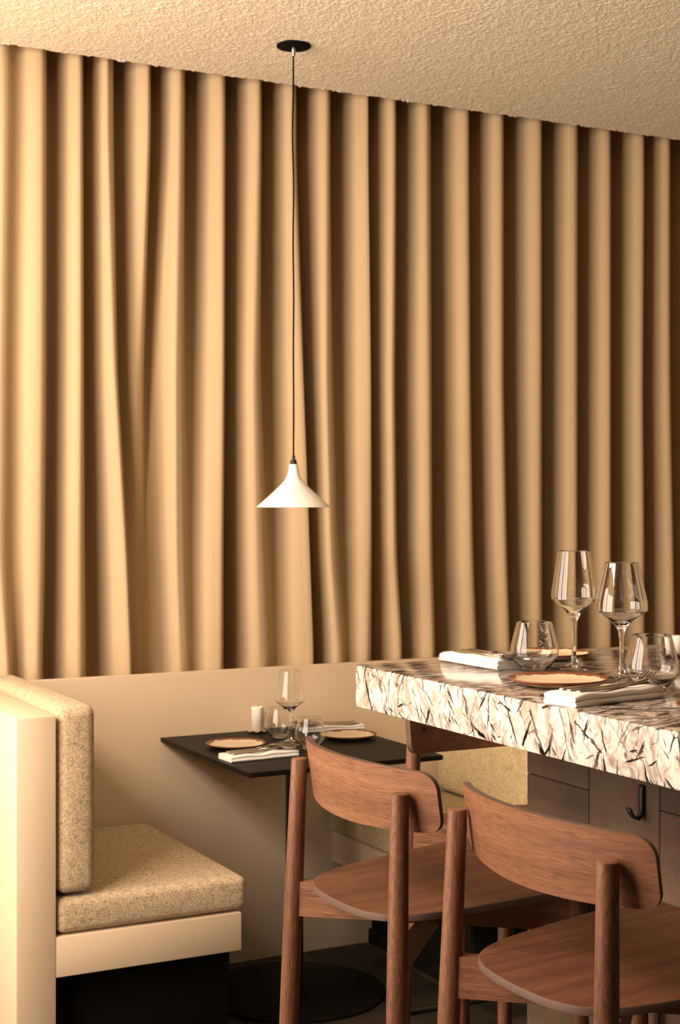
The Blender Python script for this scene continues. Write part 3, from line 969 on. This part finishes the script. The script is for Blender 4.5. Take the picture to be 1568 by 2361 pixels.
# ---- napkins: two folded lobes, long axis along local x
def napkin(label, x, y, z, rot, L, W, H, seed):
    rr = random.Random(seed)
    sec = []
    h = H / 2
    for lobe in (0, 1):
        zb = lobe * h
        wl = W / 2 - (0.0 if lobe == 0 else .0015)
        for k in range(7):                                     # right nose of the lobe, bottom to top
            a = -PI / 2 + PI * k / 6
            sec.append((wl - h / 2 + h / 2 * math.cos(a), zb + h / 2 + h / 2 * math.sin(a)))
    right = sec
    left = [(-yy, zz) for yy, zz in reversed(right)]
    prof = right + left
    n = len(prof); M_ = 22
    verts, faces = [], []
    ph = [rr.uniform(0, 6.28) for _ in range(4)]
    for i in range(M_ + 1):
        s = i / M_; xx = -L / 2 + L * s
        e = min(s, 1 - s) / 0.04
        tape = 1.0 if e >= 1 else 0.90 + 0.10 * math.sqrt(max(0, 1 - (1 - e) ** 2))
        for (yy, zz) in prof:
            amp = .0016 * zz / H
            wv = amp * (math.sin(9 * s + ph[0] + yy * 40) + .6 * math.sin(17 * s + ph[1]))
            hump = .003 * zz / H * math.exp(-((s - .62) / .12) ** 2)
            verts.append((xx, yy * (tape * .06 + .94) + .0012 * math.sin(7 * s + ph[2]), max(0.0, (zz - H / 2) * tape + H / 2 - (1 - tape) * H / 2 + wv + hump)))
    for i in range(M_):
        for k in range(n):
            k2 = (k + 1) % n
            faces.append((i * n + k, i * n + k2, (i + 1) * n + k2, (i + 1) * n + k))
    faces.append(tuple(range(n))[::-1]); faces.append(tuple(M_ * n + k for k in range(n)))
    bm = bmesh.new(); vv = [bm.verts.new(v) for v in verts]
    for f in faces: bm.faces.new([vv[q] for q in f])
    o = from_bm('napkin', bm, LINEN, None, True, (x, y, z), 50)
    o.rotation_euler = (0, 0, rot)
    return tag(o, label, 'napkin', 'folded white napkins')


# ---- cutlery: ribbons with a bent profile; local x runs from handle end to tip
def ribbon(bm, stations, th):
    """stations: (x, halfwidth, z[, yc]); builds a closed flat bar"""
    R_ = []
    for s_ in stations:
        x, w, z = s_[:3]; yc = s_[3] if len(s_) > 3 else 0
        R_.append([bm.verts.new((x, yc - w, z)), bm.verts.new((x, yc + w, z)), bm.verts.new((x, yc + w * .8, z + th)), bm.verts.new((x, yc - w * .8, z + th))])
    for A, B in zip(R_[:-1], R_[1:]):
        for k in range(4): bm.faces.new((A[k], A[(k + 1) % 4], B[(k + 1) % 4], B[k]))
    bm.faces.new(R_[0]); bm.faces.new(R_[-1])


HANDLE = [(0, .0035, .0), (.004, .0062, 0), (.02, .0066, .0), (.06, .0050, .0004), (.095, .0032, .0012), (.115, .0026, .003)]


def fork():
    bm = bmesh.new()
    ribbon(bm, HANDLE + [(.130, .0032, .0055), (.140, .0075, .0068), (.148, .0108, .0062), (.155, .0112, .005)], .0017)
    for k in range(4):
        yc = (-1.5 + k) * .0062
        ribbon(bm, [(.1545, .0021, .005, yc), (.170, .0018, .0036, yc), (.185, .0014, .0052, yc), (.198, .0006, .0095, yc * 1.02)], .0016)
    return bm


def knife():
    bm = bmesh.new()
    ribbon(bm, [(0, .0040, 0), (.004, .0064, 0), (.05, .0058, 0), (.095, .0050, 0.0002), (.108, .0040, .0003), (.114, .0075, .0004), (.15, .0082, .0004), (.185, .0075, .0004), (.200, .0045, .0004, .0022), (.207, .0010, .0004, .004)], .0016)
    return bm


def spoon():
    bm = bmesh.new()
    ribbon(bm, HANDLE + [(.132, .0030, .0062), (.142, .0042, .0070)], .0017)
    # bowl
    L_, Wd, n, m = .058, .019, 20, 6
    cx = .140 + L_ / 2
    rows = []
    for sgn, off in ((1, 0.0), (-1, -.0012)):
        for j in range(m + 1):
            q = (j / m) if sgn > 0 else (1 - j / m)
            ring = []
            for k in range(n):
                a = 2 * PI * k / n
                ex = math.cos(a); ey = math.sin(a) * (1 + .12 * math.cos(a))
                z = .0085 - .0078 * (1 - q * q) + off * (1 if q < .999 else .6)
                ring.append(bm.verts.new((cx + ex * L_ / 2 * q * (1 if q > 0 else 1) + (1e-5 * math.cos(a) if q == 0 else 0), ey * Wd * q + (1e-5 * math.sin(a) if q == 0 else 0), z)))
            rows.append(ring)
    for A, B in zip(rows[:-1], rows[1:]):
        for k in range(n): bm.faces.new((A[k], A[(k + 1) % n], B[(k + 1) % n], B[k]))
    bm.faces.new(rows[0]); bm.faces.new(rows[-1])
    return bm


CM = {}
for nm, fn in (('fork', fork), ('knife', knife), ('spoon', spoon)):
    bm = fn(); bmesh.ops.recalc_face_normals(bm, faces=bm.faces[:])
    me_ = bpy.data.meshes.new(nm); bm.to_mesh(me_); bm.free()
    me_.polygons.foreach_set('use_smooth', [True] * len(me_.polygons)); me_.set_sharp_from_angle(angle=math.radians(40))
    me_.materials.append(STEEL); CM[nm] = me_


def setting(where, x, y, z, rot, L, W, H, seed, lead, offs=None):
    """napkin with knife, spoon and fork lying along it; lead = how far the handle ends sit inside the near end"""
    napkin('folded white napkin ' + where, x, y, z + E1, rot, L, W, H, seed)
    offs = offs or {'fork': (.020, .02), 'knife': (.002, .0), 'spoon': (-.018, -.03)}
    for nm, (dy, da) in offs.items():
        o = bpy.data.objects.new(nm, CM[nm]); COL.objects.link(o)
        o.scale = (1.06, 1.25, 1.35)
        lx, ly = -L / 2 + lead + random.uniform(-.003, .003), dy
        o.location = (x + lx * math.cos(rot) - ly * math.sin(rot), y + lx * math.sin(rot) + ly * math.cos(rot), z + H + .0022)
        o.rotation_euler = (0, 0, rot + da)
        tag(o, 'steel %s lying on the folded napkin %s' % (nm, where), 'cutlery', 'cutlery on napkins')


setting('at the near edge of the stone slab', 1.459, 1.905, SZ, math.radians(9), .200, .072, .0185, 1, .022)
setting('at the far left corner of the stone slab', 1.576, 2.432, SZ, math.radians(-88), .196, .085, .0185, 2, .020)
setting('at the near edge of the black table', 1.722, 3.815, TZ, math.radians(3), .210, .085, .0170, 3, .012)
setting('at the far right of the black table', 2.130, 4.175, TZ, math.radians(177), .205, .075, .0150, 4, .012)


def candle(label, x, y, z, r, h, sm, tall):
    root = empty('candle', (x, y, z))
    def w2(a, q): return 1 + .07 * math.sin(6 * a + 1) * (q > .02)
    dish = lathe('saucer', [(0, .0006), (.018, .0006), (.027, .004), (.0335, .0092), (.0325, .0102), (.025, .0060), (.014, .0042), (0, .0042)], sm, root, 48, autosmooth=None, wob=w2)
    for v in dish.data.vertices:
        rr_ = math.hypot(v.co.x, v.co.y)
        if rr_ > .024: v.co.z += .0022 * math.sin(7 * math.atan2(v.co.y, v.co.x))
    zb = .0045
    lathe('wax', [(0, zb), (r, zb), (r, h - .006), (r * 1.01, h - .002), (r * .96, h), (r * .80, h - .0025), (r * .3, h - .006), (0, h - .006)], WAX, root, 36, autosmooth=None, wob=lambda a, q: 1 + .02 * math.sin(3 * a) + .012 * math.sin(7 * a))
    tube('wick', [(0, 0, h - .007), (.0004, 0, h), (.0015, .0004, h + .0042)], .0009, WICK, root, 8)
    return tag(root, label, 'candle', 'white candles')


candle('white pillar candle on a wavy cream saucer on the black table', 1.904, 4.228, TZ + E1, .0190, .080, SAUCER, 0)
candle('white candle on a dark saucer at the right edge of the stone slab', 1.990, 2.352, SZ + E1, .0190, .044, DKSAUCER, 0)
